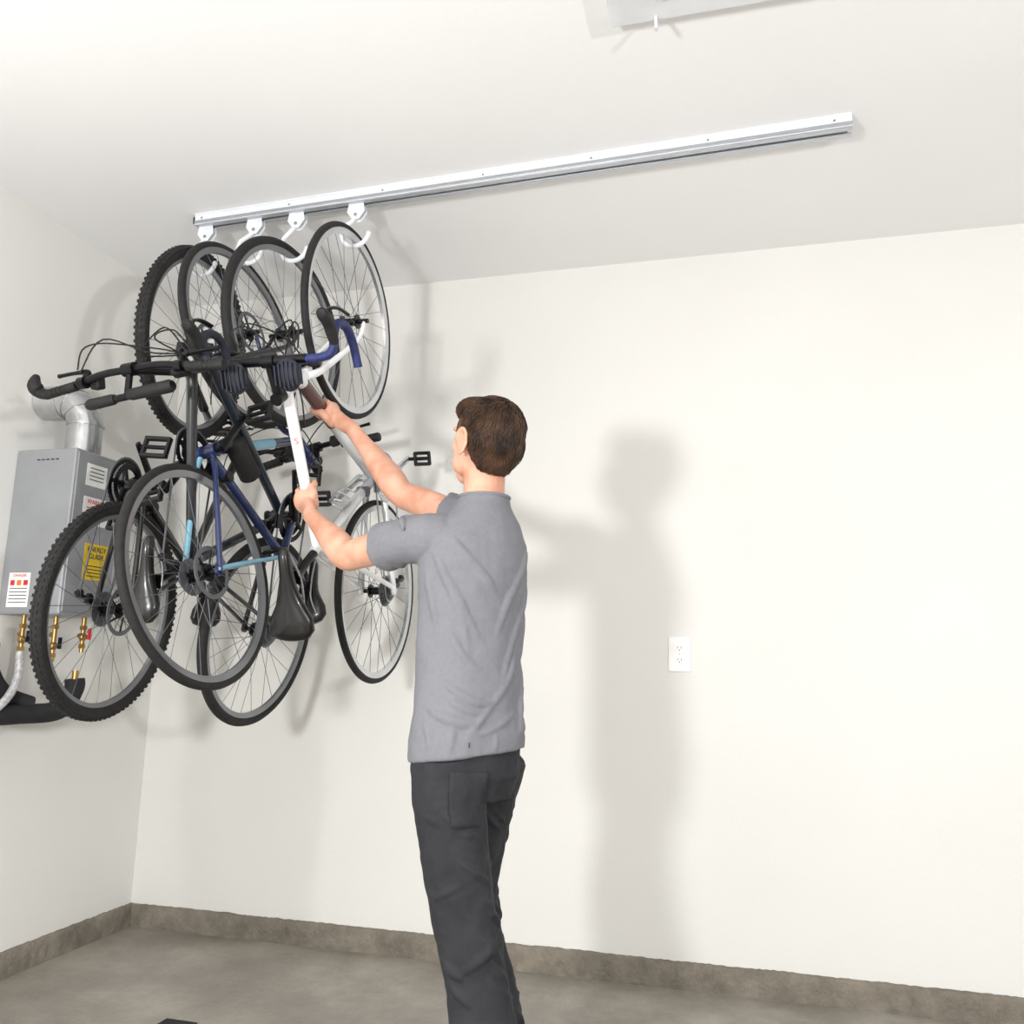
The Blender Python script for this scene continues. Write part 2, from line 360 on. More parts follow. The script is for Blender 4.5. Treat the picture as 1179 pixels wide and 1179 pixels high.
def bicycle(label,F,Rr,hint,c):
    F=V(F);Rr=V(Rr);fw=(F-Rr);wb=fw.length;fw.normalize()
    h=V(hint);tp=(h-fw*h.dot(fw)).normalized();lf=tp.cross(fw)
    M=Matrix((fw,lf,tp)).transposed().to_4x4();M.translation=Rr
    root=empty("bicycle",M,label,"bicycle","bicycles hanging from ceiling hooks")
    R=c['R'];fr=c['frame'];ac=c['accent']
    P=lambda u,v,w=0:V((u,w,v))
    ax=V((-0.309,0,0.951)); A0=V((wb-0.047,0,0))
    steer=math.radians(c.get('steer',0))
    MS=Matrix.Translation(A0)@Matrix.Rotation(steer,4,ax)@Matrix.Translation(-A0)
    crown=A0+ax*0.385; ht=A0+ax*0.405; hb=A0+ax*0.535
    bb=P(0.41,-0.068); sc=P(0.262+c.get('slope',0)*0.2,0.415-c.get('slope',0))
    seatdir=(P(0.262,0.415)-bb).normalized()
    tr_=c.get('tube',1.0)
    b=MB()
    b.tube([sc,hb-ax*0.02],[0.0145*tr_,0.0155*tr_],c.get('topc',fr))
    b.tube([bb,ht+ax*0.02],[0.0165*tr_,0.0175*tr_],c.get('downc',fr),14)
    b.tube([bb,sc+seatdir*0.03],[0.0155*tr_,0.0155],fr)
    b.tube([ht-ax*0.012,ht,hb,hb+ax*0.012],[0.021,0.0185,0.0185,0.020],fr,16)
    sr=c.get('stayr',1.0)
    for s in(-1,1):
        b.tube(smoothpath([bb+P(-.01,0,s*0.018),bb+P(-.08,0.01,s*0.036),P(0.03,0,s*0.062),P(0,0,s*0.064)],4),[0.009*sr]*13,(c.get('stay2',fr) if s<0 else fr),10)
        b.tube(smoothpath([sc+P(0,0,s*0.014),sc*0.82+P(0,0,s*0.036),P(0.03,0.03,s*0.062),P(0,0,s*0.064)],4),[0.0072*sr]*13,ac,10)
        b.cyl(P(0,0,s*0.06),P(0,0,s*0.068),0.016,fr,12)
    b.cyl(bb+P(0,0,-0.036),bb+P(0,0,0.036),0.021,fr,18)
    b.obj("frame",root)
    if c.get('band'):
        b0,b1,bm=c['band']; b=MB(); d=(ht+ax*0.02)-bb
        b.tube([bb+d*b0,bb+d*b1],0.0188*tr_,bm,14); b.obj("frame_decal",root)
    if c.get('bottle'):
        b=MB(); d=(ht+ax*0.02)-bb; dn=d.normalized(); nn=V((-dn.z,0,dn.x)); q=bb+d*0.5+nn*0.055
        b.tube([q-dn*0.09,q-dn*0.085,q+dn*0.06,q+dn*0.075,q+dn*0.08,q+dn*0.10],[0.03,0.036,0.036,0.028,0.015,0.013],m_black,18); b.obj("water_bottle",root)
    if c.get('cage'):
        b=MB(); d=sc-bb; dn=d.normalized(); nn=V((dn.z,0,-dn.x)); q=bb+d*0.5+nn*0.05
        for s in(-1,1): b.tube(smoothpath([q-dn*.08-nn*.02,q-dn*.07+P(0,0,s*.034),q+dn*.04+P(0,0,s*.036)+nn*.01,q+dn*.07+nn*.03],5),0.0035,m_silver,8)
        b.tube(smoothpath([q+dn*.03-nn*.034,q+dn*.03+P(0,0,.037),q+dn*.03+nn*.037,q+dn*.03-P(0,0,.037),q+dn*.03-nn*.034],5),0.0035,m_silver,8); b.obj("bottle_cage",root)
    if c.get('logo'):
        t=textmesh("S",0.026,m_red,root,Matrix.Identity(4),"logo",0.001)
        d=(hb-ax*0.02)-sc; q=sc+d*0.70; x=d.normalized(); n=V((0,-0.45,0.89)).normalized(); n=(n-x*n.dot(x)).normalized(); y=n.cross(x)
        MM=Matrix((-y,x,n)).transposed().to_4x4(); MM.translation=q+n*0.0165; t.matrix_local=MM
    b=MB(); b.tube([crown,hb+ax*0.04],0.012,m_blackm)
    b.cyl(crown-ax*0.012,crown+ax*0.012,0.021,c['fork'],16)
    for s in(-1,1):
        if c.get('susp'):
            b.tube([crown+P(0,0,s*0.055),crown-ax*0.14+P(0,0,s*0.055)],0.014,m_steel); b.tube([crown-ax*0.12+P(0,0,s*0.055),P(wb-0.03,0.0,s*0.055),P(wb,0,s*0.055)],0.018,c['fork'])
        else:
            b.tube(smoothpath([crown+P(0,0,s*0.012),crown-ax*0.03+P(0,0,s*0.036),crown-ax*0.2+P(0,0,s*0.046),crown-ax*0.33+P(0.008,0,s*0.052),P(wb,0,s*0.054)],4),[0.014-0.0005*i for i in range(17)],c['fork'],10)
    if c.get('susp'): b.tube([crown+P(0,0,-0.055),crown+P(0,0,0.055)],0.018,c['fork'])
    b.obj("fork",root,MS)
    wheel(root,"front_wheel",MS@Matrix.Translation((wb,0,0))@Matrix.Rotation(0.3,4,'Y'),R,c['tr'],c.get('knob'),c['rim'],c.get('rotor'),False)
    wheel(root,"rear_wheel",Matrix.Rotation(0.7,4,'Y'),R,c['tr'],c.get('knob'),c['rim'],c.get('rotor'),True)
    st=bb+seatdir*c.get('sh',0.66)
    b=MB(); b.tube([sc,st],0.0135,m_blackm); b.box(st+P(0,0.004),(0.04,0.045,0.012),m_blackm); b.obj("seatpost",root)
    b=MB(); S=st+P(0.005+c.get('sback',0),0.045); w=c.get('sw',1.0)
    rings=[]
    for (u,hw,hh,dz) in((-0.135,0.03,0.012,0.010),(-0.128,0.056,0.020,0.010),(-0.105,0.074,0.026,0.008),(-0.07,0.070,0.027,0.002),(-0.035,0.050,0.025,-0.001),(0.0,0.033,0.022,-0.002),(0.04,0.024,0.02,-0.001),(0.08,0.020,0.019,0.001),(0.12,0.018,0.018,0.001),(0.14,0.012,0.013,-0.003),(0.145,0.004,0.005,-0.006)):
        rings.append((S+P(u*(0.5+0.5*w),dz),V((0,hw*w,0)),V((0,0,hh))))
    b.loft(rings,m_seat,24)
    b.obj("saddle",root)
    for s in(-1,1):
        b=MB(); b.tube(smoothpath([S+P(-0.1,-0.015,s*0.035),S+P(-0.04,-0.04,s*0.022),S+P(0.04,-0.04,s*0.022),S+P(0.12,-0.012,s*0.01)],4),0.0035,m_steel,6); b.obj("saddle_rail",root)
    b=MB(); y=-0.045
    for rr_,yy in((0.088,y),(0.068,y+0.008)):
        n=40; vs=[]
        for k in range(2*n):
            q=rr_+(0.0035 if k%2 else 0);a=math.pi*k/n; vs.append(bb+V((q*math.cos(a),yy,q*math.sin(a))))
        for k in range(2*n):
            q=rr_-0.016;a=math.pi*k/n; vs.append(bb+V((q*math.cos(a),yy,q*math.sin(a))))
        vs2=[v_+V((0,-0.003,0)) for v_ in vs]; L=len(vs)
        fs=[]
        for k in range(2*n):
            l=(k+1)%(2*n)
            fs+= [[k,l,2*n+l,2*n+k],[L+l,L+k,L+2*n+k,L+2*n+l],[k,L+k,L+l,l],[2*n+k,2*n+l,L+2*n+l,L+2*n+k]]
        b.add(vs+vs2,fs,c.get('ring',m_blackm),False)
    ca=math.radians(c.get('crank',40))
    for i in range(5):
        a=ca+2*math.pi*i/5; b.tube([bb+V((0,y,0)),bb+V((0.076*math.cos(a),y,0.076*math.sin(a)))],[0.012,0.007],c.get('ring',m_blackm),8)
    b.obj("chainring",root)
    for s in(-1,1):
        d=V((math.cos(ca),0,math.sin(ca)))*s
        b=MB(); p0=bb+V((0,-s*0.06,0)); p1=p0+d*0.17+V((0,-s*0.012,0))
        b.tube([bb+V((0,-s*0.03,0)),p0],0.013,c.get('crankc',m_blackm)); b.tube([p0-d*0.012,p0,p1,p1+d*0.012],[0.012,0.016,0.012,0.010],c.get('crankc',m_blackm),12,flat=0.6); b.obj("crank_arm",root)
        b=MB(); pc=p1+V((0,-s*0.06,0)); ps=c.get('ped',1.0); b.cyl(p1,pc+V((0,-s*0.04*ps,0)),0.007,m_blackm)
        b.box(pc+V((0.03*ps,0,0)),(0.012,0.09*ps,0.02),m_black);b.box(pc+V((-0.03*ps,0,0)),(0.012,0.09*ps,0.02),m_black)
        b.box(pc+V((0,0.04*ps,0)),(0.07*ps,0.01,0.018),m_black);b.box(pc+V((0,-0.04*ps,0)),(0.07*ps,0.01,0.018),m_black)
        b.obj("pedal",root,None,0.003)
    b=MB(); rc=0.036;rk=0.09
    path=[V((bb.x+rk*math.cos(math.radians(a)),y,bb.z+rk*math.sin(math.radians(a)))) for a in range(90,-91,-15)]
    path+=[V((0.03,y-0.002,-0.115)),V((0.005,y-0.002,-0.105)),V((0.01,y-0.002,-0.075)),V((0.02,y-0.002,-0.05))]
    path+=[V((rc*math.cos(math.radians(a)),y-0.002,rc*math.sin(math.radians(a)))) for a in range(-60,-271,-15)]
    b.tube(path,0.0042,m_steel if c.get('ring') else m_spoke,6,closed=True,flat=0.7); b.obj("chain",root)
    b=MB(); b.box((0.012,y-0.012,-0.03),(0.02,0.02,0.05),m_blackm); b.box((0.016,y-0.012,-0.085),(0.012,0.006,0.07),m_blackm)
    b.cyl((0.02,y-0.012,-0.055),(0.02,y,-0.055),0.014,m_black);b.cyl((0.018,y-0.012,-0.105),(0.018,y,-0.105),0.014,m_black); b.obj("derailleur",root,None,0.002)
    b=MB(); fd=bb+seatdir*0.11; b.tube([fd+P(0,0,0.018),fd+P(0,0,-0.02)],0.019,m_spoke if c.get('ring') else m_blackm,12); b.box(fd+P(0.02,-0.01,-0.045),(0.05,0.006,0.022),m_spoke if c.get('ring') else m_blackm); b.box(fd+P(0.02,-0.01,-0.055),(0.05,0.004,0.022),m_spoke if c.get('ring') else m_blackm); b.obj("front_derailleur",root)
    b=MB(); rbp=sc*0.90+P(0.0,-0.01)
    b.tube(smoothpath([rbp+P(0.02,0.0,0.0),rbp+P(0.015,-0.01,0.036),rbp+P(-0.0,-0.05,0.026)],4),0.006,m_blackm,8); b.tube(smoothpath([rbp+P(0.02,0,0),rbp+P(0.015,-0.01,-0.036),rbp+P(0,-0.05,-0.026)],4),0.006,m_blackm,8); b.obj("rear_brake",root)
    b=MB(); b.tube(smoothpath([hb+P(0.04,0.03,0.02),hb+P(-0.05,-0.045,0.02),sc*0.5+hb*0.5+P(0,-0.025,0.012),sc+P(0.03,-0.02,0.012),rbp+P(0.01,0.02,0.01)],6),0.0024,m_black,6); b.obj("rear_cable",root)
    bh=c.get('bar_up',0.0); s0=hb+ax*(0.03); bc=s0+P(0.09+c.get('bar_fw',0),0.035+bh,c.get('bar_side',0))
    b=MB(); b.cyl(s0-ax*0.02,s0+ax*0.022,0.019,m_blackm); b.tube([s0,bc],[0.016,0.014],c.get('stem',m_blackm)); b.cyl(bc+P(0,0,-0.02),bc+P(0,0,0.02),0.02,c.get('stem',m_blackm)); b.obj("stem",root,MS)
    hw=c['bar_w']/2
    gs=c.get('grip_s',1.0)
    if c['bar']=='drop':
        b=MB(); b.tube([bc+P(0,0,-0.12),bc+P(0,0,0.12)],0.0145,m_blackm)
        hbar=b.obj("handlebar",root,MS)
        for s in(-1,1):
            pts=smoothpath([bc+P(0,0,s*0.10),bc+P(0,0,s*(hw-0.05)),bc+P(0.015,0,s*(hw-0.01)),bc+P(0.065,-0.005,s*hw),bc+P(0.09,-0.03,s*hw),bc+P(0.085,-0.08,s*hw),bc+P(0.045,-0.115,s*hw),bc+P(-0.02,-0.125,s*(hw+0.005)),bc+P(-0.035,-0.127,s*(hw+0.006))],5)
            b=MB(); b.tube(pts,0.0128,m_tape if s<0 else m_pad,14); b.obj("bar_tape",hbar)
            b=MB(); h0=bc+P(0.065,0.0,s*hw)
            b.tube(smoothpath([h0+P(-0.03,0.0,0),h0+P(0.015,0.018,0),h0+P(0.035,0.035,0),h0+P(0.05,0.055,0),h0+P(0.05,0.065,0)],4),[0.013,0.014,0.016,0.017,0.017,0.017,0.017,0.017,0.017,0.018,0.018,0.018,0.017,0.017,0.016,0.014,0.010],m_black,12); b.obj("brake_hood",hbar)
            b=MB(); b.tube(smoothpath([h0+P(0.045,0.04,0),h0+P(0.065,0.015,s*0.005),h0+P(0.065,-0.03,s*0.01),h0+P(0.05,-0.08,s*0.012)],5),0.005,m_blackm,8,flat=1.6); b.obj("brake_lever",hbar)
        if c.get('pads'):
            for s in(-1,1):
                b=MB(); pc=bc+P(-0.042,0.028,s*0.085+0.012)
                b.ell(pc,(0.048,0.042,0.017),m_pad,None,20,10)
                for i in range(6): b.box(pc+P(0.0,0.003,(i-2.5)*0.0132),(0.084-0.011*abs(i-2.5),0.006,0.034),m_pad)
                b.obj("arm_pad",hbar,None,0.003)
    else:
        b=MB(); up=c.get('rise',0.0)
        pts=smoothpath([bc+P(-0.03,up,-hw),bc+P(-0.015,up,-hw*0.6),bc+P(0,up*0.5,-hw*0.3),bc,bc+P(0,up*0.5,hw*0.3),bc+P(-0.015,up,hw*0.6),bc+P(-0.03,up,hw)],5)
        b.tube(pts,[0.011]*31,m_blackm,12); hbar=b.obj("handlebar",root,MS)
        for s in(-1,1):
            e=bc+P(-0.032,up,s*(hw+0.003)); i_=bc+P(-0.02,up,s*(hw-0.125))
            b=MB(); d=(i_-e)
            b.tube([e,e+d*0.04,e+d*0.5,e+d*0.96,i_],[0.016*gs,0.018*gs,0.0155*gs,0.018*gs,0.016*gs],m_black,14)
            for k in range(6): b.tube([e+d*(0.14+0.13*k),e+d*(0.18+0.13*k)],0.0175*gs,m_black,14)
            b.obj("grip",hbar)
            b=MB(); cpt=bc+P(-0.015,up,s*(hw-0.15)); b.cyl(cpt+P(0,0,-0.012),cpt+P(0,0,0.012),0.018,m_blackm)
            b.tube(smoothpath([cpt+P(0.015,-0.01,0),cpt+P(0.035,-0.02,0),cpt+P(0.04,-0.022,s*0.05),cpt+P(0.04,-0.024,s*0.12)],4),[0.011,0.011,0.011,0.010,0.009,0.009,0.008,0.007,0.006,0.006,0.006,0.006,0.007],m_blackm,8); b.obj("brake_lever",hbar)
            b=MB(); b.box(cpt+P(0.0,-0.025,-s*0.03),(0.04,0.035,0.03),m_black); b.obj("shifter",hbar,None,0.006)
            if c.get('barend') and s>0:
                b=MB(); b.tube(smoothpath([e+P(0,0,-s*0.02),e+P(0.010,0,s*0.02),e+P(0.035,0.01,s*0.03),e+P(0.065,0.0,s*0.03)],4),[0.014,0.015,0.016,0.017,0.018,0.02,0.022,0.022,0.021,0.018,0.015,0.012,0.008],m_black,12); b.obj("bar_end",hbar)
        if c.get('extra'):
            o_=bc+P(-0.078,0.015,-0.045)
            b=MB(); b.tube([o_+P(0.01,0,-0.12),o_,o_+P(-0.01,0,0.19)],0.011,m_blackm,12); b.tube([bc,bc+P(-0.078,0.015,0)],0.010,m_blackm,10); b.obj("lower_bar",hbar)
            b=MB(); b.tube([o_+P(-0.004,0,0.09),o_+P(-0.005,0,0.10),o_+P(-0.0095,0,0.185),o_+P(-0.010,0,0.195)],[0.013,0.016,0.017,0.013],m_black,14); b.obj("grip",hbar)
            b=MB(); b.tube([o_+P(0.008,0,-0.12),o_+P(0.007,0,-0.11),o_+P(0.001,0,0.03),o_+P(0.0,0,0.04)],[0.014,0.019,0.017,0.013],m_black,14); b.obj("grip",hbar)
    for s in(-1,1):
        b=MB(); b.tube(smoothpath([bc+P(0.03,-0.01,s*(hw-0.12)),bc+P(0.09,0.0,s*hw*0.5),bc+P(0.09,-0.04,s*0.06),hb+P(0.03,-0.04,-s*0.022),hb+P(-0.1,-0.07,-s*0.018)],6),0.0024,m_black,6); b.obj("shift_cable",root,MS)
        b=MB(); b.tube(smoothpath([bc+P(0.02,-0.01,s*(hw-0.13)),bc+P(0.11,-0.02,s*hw*0.35),bc+P(0.06,-0.08,-s*0.02),crown+P(0.03,0.02,-s*0.02)],6),0.0024,m_black,6); b.obj("brake_cable",root,MS)
    b=MB()
    q=crown-ax*0.02+P(0.03,0)
    b.tube(smoothpath([q+P(-0.0,0,0.0),q+P(-0.01,0,0.034),q+P(-0.0,-0.045,0.024)],4),0.007,m_blackm,8);b.tube(smoothpath([q,q+P(-0.01,0,-0.034),q+P(0,-0.045,-0.024)],4),0.007,m_blackm,8)
    b.obj("brake_caliper",root,MS)
    return root
WA=(-1.905,2.575,2.235); WB=(-1.695,2.55,2.24); WC=(-1.52,2.56,2.24); WD=(-1.28,2.555,2.26)
bicycle("black mountain bicycle with knobby tires hanging beside the wall",WA,(-1.955,2.34,1.25),(-0.1,1,0),
 dict(R=0.35,tr=0.022,knob=True,rim=m_rim,frame=m_blackg,accent=m_blackg,fork=m_blackg,susp=True,rotor=True,bar='flat',bar_w=0.62,bar_up=0.02,tube=1.1,slope=0.06,crank=115,sh=0.62,sw=0.85))
bicycle("navy and light blue bicycle with slick tires and black saddle",WB,(-1.54,2.20,1.345),(0.05,1,0),
 dict(R=0.34,tr=0.0135,rim=m_rim,frame=m_navy,accent=m_lblue,stay2=m_lblue,fork=m_navy,rotor=True,bar='flat',bar_w=0.56,bar_up=-0.05,slope=0.03,crank=200,sh=0.64,band=(0.30,0.66,m_lblue),sw=0.85))
bicycle("dark grey bicycle with flat handlebar and bar ends",WC,(-1.655,2.74,1.205),(-0.02,-1,0),
 dict(R=0.337,tr=0.0165,rim=m_rim,frame=m_greyp,accent=m_greyp,downc=m_darkb,fork=m_blackg,bar='flat',bar_w=0.66,bar_up=0.05,bar_fw=-0.085,bar_side=0.11,steer=11,barend=True,extra=True,crank=20,sh=0.66,sw=0.8,bottle=True,grip_s=0.85))
bicycle("white road bicycle with blue bar tape held by the person",WD,(-1.285,2.91,1.36),(0.0,-0.99,0),
 dict(R=0.335,tr=0.0125,rim=m_silver,frame=m_palef,topc=m_whitep,band=(0.60,0.97,m_maroon),accent=m_whitep,fork=m_whitep,logo=True,bar='drop',bar_w=0.42,bar_fw=0.015,tape=m_tape,pads=True,ring=m_silver,crankc=m_silver,crank=-75,sh=0.67,sback=-0.05,sw=1.0,tube=1.15,stayr=1.3,ped=0.7,cage=True))
# ------------------------------------------------------------ hooks
for (X,Yw,Zw),inr in((WA,0.28),(WB,0.29),(WC,0.285),(WD,0.292)):
    zb=Zw+inr
    root=empty("bicycle_hook",Matrix.Translation((X,TYf(X),H)),"white J shaped bicycle hook on a trolley in the ceiling track","hook","hooks on the ceiling track")
    b=MB()
    for s in(-1,1):
        q6=[(-0.028,-0.04),(0.028,-0.04),(0.034,-0.075),(0.012,-0.105),(-0.012,-0.105),(-0.034,-0.075)]
        b.add([(x,s*0.012,z) for x,z in q6]+[(x,s*0.009,z) for x,z in q6],[[0,1,2,3,4,5],[11,10,9,8,7,6]]+[[k,(k+1)%6,6+(k+1)%6,6+k] for k in range(6)],m_white,False)
    b.cyl((0,-0.016,-0.088),(0,0.016,-0.088),0.006,m_steel,10)
    b.box((0,0,-0.055),(0.05,0.026,0.008),m_white)
    b.obj("trolley",root,None,0.001)
    for s in(-1,1):
        b=MB(); b.cyl((s*0.016,-0.016,-0.027),(s*0.016,0.016,-0.027),0.012,m_plast,16); b.obj("roller",root)
    b=MB(); zc=zb-H+0.05-0.006; yo=Yw-TYf(X)
    pts=[(0.0,0,-0.088),(-0.02,yo*.3,-0.11)]+([(-0.045,yo*.8,min(-0.125,zc+0.04))])+[tuple(p) for p in arc((0,yo,zc),(1,0,0),(0,0,1),0.052,175,350,18)]
    b.tube(pts,0.0085,m_white,12); b.ell(pts[-1],(0.0095,0.0095,0.0095),m_white); b.obj("hook",root)
b=MB(); b.box((0,0,0.01),(0.11,0.3,0.02),m_mat_); o=b.obj("floor_mat",None,Matrix.Translation((-1.67,2.335,0)),0.004); tag(o,"small dark rubber mat lying on the concrete floor","mat")
# ------------------------------------------------------------ person
fv=V((-0.83,0.56,0)).normalized(); rv=V((fv.y,-fv.x,0))
person=empty("person",Matrix.Translation((-0.55,2.07,0)),"person in grey t-shirt and dark pants reaching up to bicycle","person")
PI=Matrix.Translation((0.55,-2.07,0))
def ring(cx,cy,z,a,b,df=0.0,tilt=0.0,ta=0.0):
    c=V((cx,cy,z))+fv*df
    return (c,rv*a+V((0,0,ta)),fv*b+V((0,0,tilt)))
LS=V((-0.770,1.985,1.412)); LE=V((-1.030,2.12,1.385)); LG=V((-1.285,2.351,1.597))
RS=V((-0.690,2.26,1.48)); RE=V((-0.97,2.34,1.60)); RG=V((-1.283,2.421,1.894))
TDL=V((0,0.506,-0.863)).normalized(); TDR=V((0,0.954,-0.30)).normalized()
body=MB()
body.loft([ring(-.645,2.05,.80,.115,.09),ring(-.645,2.05,.88,.128,.098),ring(-.65,2.06,1.0,.122,.09),ring(-.65,2.07,1.15,.115,.086),ring(-.652,2.08,1.30,.13,.092),ring(-.65,2.085,1.38,.125,.085),ring(-.645,2.09,1.45,.090,.068),ring(-.637,2.095,1.50,.062,.058)],m_skin)
body.tube([(-.64,2.09,1.46),(-.637,2.09,1.53),(-.637,2.095,1.62)],[.060,.054,.054],m_skin,20)
fh=V((-0.80,0.56,0.22)).normalized(); rh=fh.cross(ZV).normalized(); uh=rh.cross(fh).normalized()
HC=V((-.636,2.088,1.672))
HM=Matrix((rh,fh,uh)).transposed()
hp=lambda x,y,z:HC+rh*x+fh*y+uh*z
body.ell(hp(0,-.008,.025),(.074,.092,.088),m_skin,HM,28,18)
body.ell(hp(0,.03,-.03),(.060,.062,.075),m_skin,HM,24,16)
body.ell(hp(0,.055,-.088),(.032,.03,.024),m_skin,HM)
for s in(-1,1):
    body.ell(hp(s*.04,.03,-.055),(.022,.04,.035),m_skin,HM)
    body.ell(hp(s*.038,.062,-.015),(.02,.02,.018),m_skin,HM)
    body.ell(hp(s*.03,.082,.03),(.024,.012,.008),m_skin,HM)
    e=hp(s*.077,-.004,-.008)
    body.ell(e,(.009,.019,.029),m_skin,HM@Matrix.Rotation(s*-.3,3,'Z'))
    pts=[hp(s*(.083+.004*abs(math.sin(a/2))),-.008-.020*math.cos(a),-.006+.033*math.sin(a)) for a in [math.radians(q) for q in range(-100,200,20)]]
    body.tube(pts,.0054,m_skin,8)
body.tube([hp(0,.088,.02),hp(0,.100,-.005),hp(0,.112,-.024)],[.008,.010,.013],m_skin,12)
body.ell(hp(0,.095,-.03),(.017,.014,.010),m_skin,HM)
body.ell(hp(0,.085,-.052),(.024,.010,.012),m_skin,HM)
def arm(S,E,G,side,TD):
    A=(G-E).normalized(); Ap=(A-TD*A.dot(TD)).normalized(); out=Ap.cross(ZV).normalized()*side
    tr=0.0165
    Pd=(-Ap*1.0+(out-TD*out.dot(TD)).normalized()*0.75).normalized()
    Q=(Ap-Pd*Ap.dot(Pd)).normalized()
    W=G+Pd*0.045-A*0.085
    body.tube(smoothpath([S,S.lerp(E,.35),S.lerp(E,.8),E,E.lerp(W,.25),E.lerp(W,.65),W],4),
      [.043,.043,.044,.045,.045,.045,.045,.044,.043,.042,.041,.041,.041,.042,.044,.045,.044,.042,.039,.035,.031,.028,.0265,.025,.0245],m_skin,20,flat=0.92)
    up=-TD
    pc=G+Pd*(tr+0.014)
    PM=Matrix((Q,Pd,TD)).transposed()
    body.ell(pc,(.036,.016,.042),m_skin,PM)
    body.ell(pc-Q*0.018+Pd*0.002,(.030,.018,.036),m_skin,PM)
    body.tube([W-A*0.02,W,W.lerp(pc,.6)-Q*.006,pc],[.0245,.0255,.027,.024],m_skin,16,flat=0.75)
    for i,(off,wrap,rr) in enumerate(((0.031,225,.0088),(0.0105,240,.0092),(-0.0105,232,.0087),(-0.031,205,.0076))):
        c=G+up*off; pts=[c+Pd*(tr+.014)-Q*0.01]
        a=15
        while a<=wrap:
            q=math.radians(a); rad=tr+rr*0.9+(.004 if a<80 else 0)
            pts.append(c+Pd*math.cos(q)*rad+Q*math.sin(q)*rad); a+=22
        n=len(pts); body.tube(pts,[rr*1.12]+[rr*(1.05-0.22*k/(n-1)) for k in range(1,n)],m_skin,12)
        body.ell(pts[-1],(rr*.83,)*3,m_skin,None,12,8)
        kq=math.radians(48); kr=tr+rr*1.2; body.ell(c+Pd*math.cos(kq)*kr+Q*math.sin(kq)*kr,(rr*1.15,)*3,m_skin,None,12,8)
    pts=[pc-Q*0.028,pc-Q*0.034+up*0.025]; c=G+up*0.036
    for a in(45,70,95,120):
        q=math.radians(-a-15); rad=tr+.011; pts.append(c+up*0.012*(a/120)+Pd*math.cos(q)*rad+Q*math.sin(q)*rad)
    body.tube(smoothpath(pts,3),[.016-.0005*k for k in range(16)],m_skin,12); body.ell(pts[-1],(.0085,)*3,m_skin,None,12,8)
arm(LS,LE,LG,-1,TDL); arm(RS,RE,RG,1,TDR)
LL=[(-.680,1.985,.88),(-.660,1.99,.70),(-.625,1.99,.525),(-.575,1.99,.32),(-.53,1.99,.09)]
RL=[(-.600,2.115,.88),(-.655,2.15,.70),(-.675,2.17,.51),(-.625,2.195,.30),(-.585,2.21,.09)]
for L in(LL,RL):
    body.tube(smoothpath(L,4),[.072,.072,.071,.070,.068,.065,.061,.057,.052,.050,.051,.052,.050,.045,.040,.038,.036],m_skin,20)
    a=V(L[-1]); body.ell(a+fv*0.05+V((0,0,-.045)),(.04,.11,.035),m_skin,Matrix((rv,fv,ZV)).transposed())
def remesh(o,vox,sm,it):
    md=o.modifiers.new("remesh","REMESH"); md.mode='VOXEL'; md.voxel_size=vox; md.use_smooth_shade=True
    md=o.modifiers.new("smooth","SMOOTH"); md.factor=sm; md.iterations=it
    return o
o=body.obj("body",person,PI); remesh(o,0.004,0.5,3); o["label"]="skin with light complexion"
hr=MB()
EL=[((0,-.022,.036),(.081,.088,.086)),((0,-.048,.002),(.075,.064,.079)),((0,-.050,-.042),(.055,.039,.040)),((0,.045,.082),(.061,.05,.037))]
for c0,r0 in EL: hr.ell(hp(*c0),r0,m_hair,HM,32,20)
for s in(-1,1): hr.ell(hp(s*.067,.018,.03),(.013,.022,.035),m_hair,HM); hr.ell(hp(s*.071,.018,.0),(.005,.007,.018),m_hair,HM)
def inside(p,skip):
    for j,(c0,r0) in enumerate(EL):
        if j==skip: continue
        q=V(((p.x-c0[0])/r0[0],(p.y-c0[1])/r0[1],(p.z-c0[2])/r0[2]))
        if q.length<0.97: return True
    return False
crn=V((0.01,-.06,.12))
cnt=0
while cnt<8500:
    j=random.choice((0,0,0,1,1,2,3)); c0,r0=EL[j]
    d=V((random.gauss(0,1),random.gauss(0,1),random.gauss(0,1))).normalized()
    p=V((c0[0]+d.x*r0[0],c0[1]+d.y*r0[1],c0[2]+d.z*r0[2]))
    if inside(p,j): continue
    if p.y>0.035 and p.z<0.05: continue
    if p.z<-0.078: continue
    if abs(p.x)>0.06 and p.y>-0.03 and p.z<0.02: continue
    n=V((d.x/r0[0],d.y/r0[1],d.z/r0[2])).normalized()
    fl=(p-crn); fl=(fl-n*fl.dot(n)); fl=fl.normalized() if fl.length>1e-4 else V((1,0,0))
    sw=math.sin(p.x*60+p.z*35)*.25+math.sin(p.z*75-p.y*55)*.2
    fl=(fl+fl.cross(n)*sw+V((random.uniform(-.3,.3),random.uniform(-.3,.3),random.uniform(-.2,.2)))).normalized()
    fl=(fl-n*fl.dot(n)).normalized(); Lh=random.uniform(.012,.022)
    li=random.uniform(.001,.006)*(1.4 if p.z>0.06 else (.9 if p.z>-.02 else .5))
    hr.tube([hp(*(p-fl*Lh*.8-n*.002)),hp(*(p+n*li*.8)),hp(*(p+fl*Lh+n*(li-.002)))],[.0007,.0010,.0003],m_hair,4,caps=False)
    cnt+=1
o=hr.obj("hair",person,PI,0,False); o["label"]="short brown hair"
for s in(-1,1):
    b=MB(); b.ell(hp(s*.03,.078,.008),(.012,.012,.012),m_eye,None,16,10); b.ell(hp(s*.03,.0885,.008),(.005,.003,.005),m_iris,HM,12,8); b.obj("eye",person,PI)
b=MB(); b.ell(hp(0,.095,-.052),(.022,.004,.006),m_lip,HM); b.obj("mouth",person,PI)
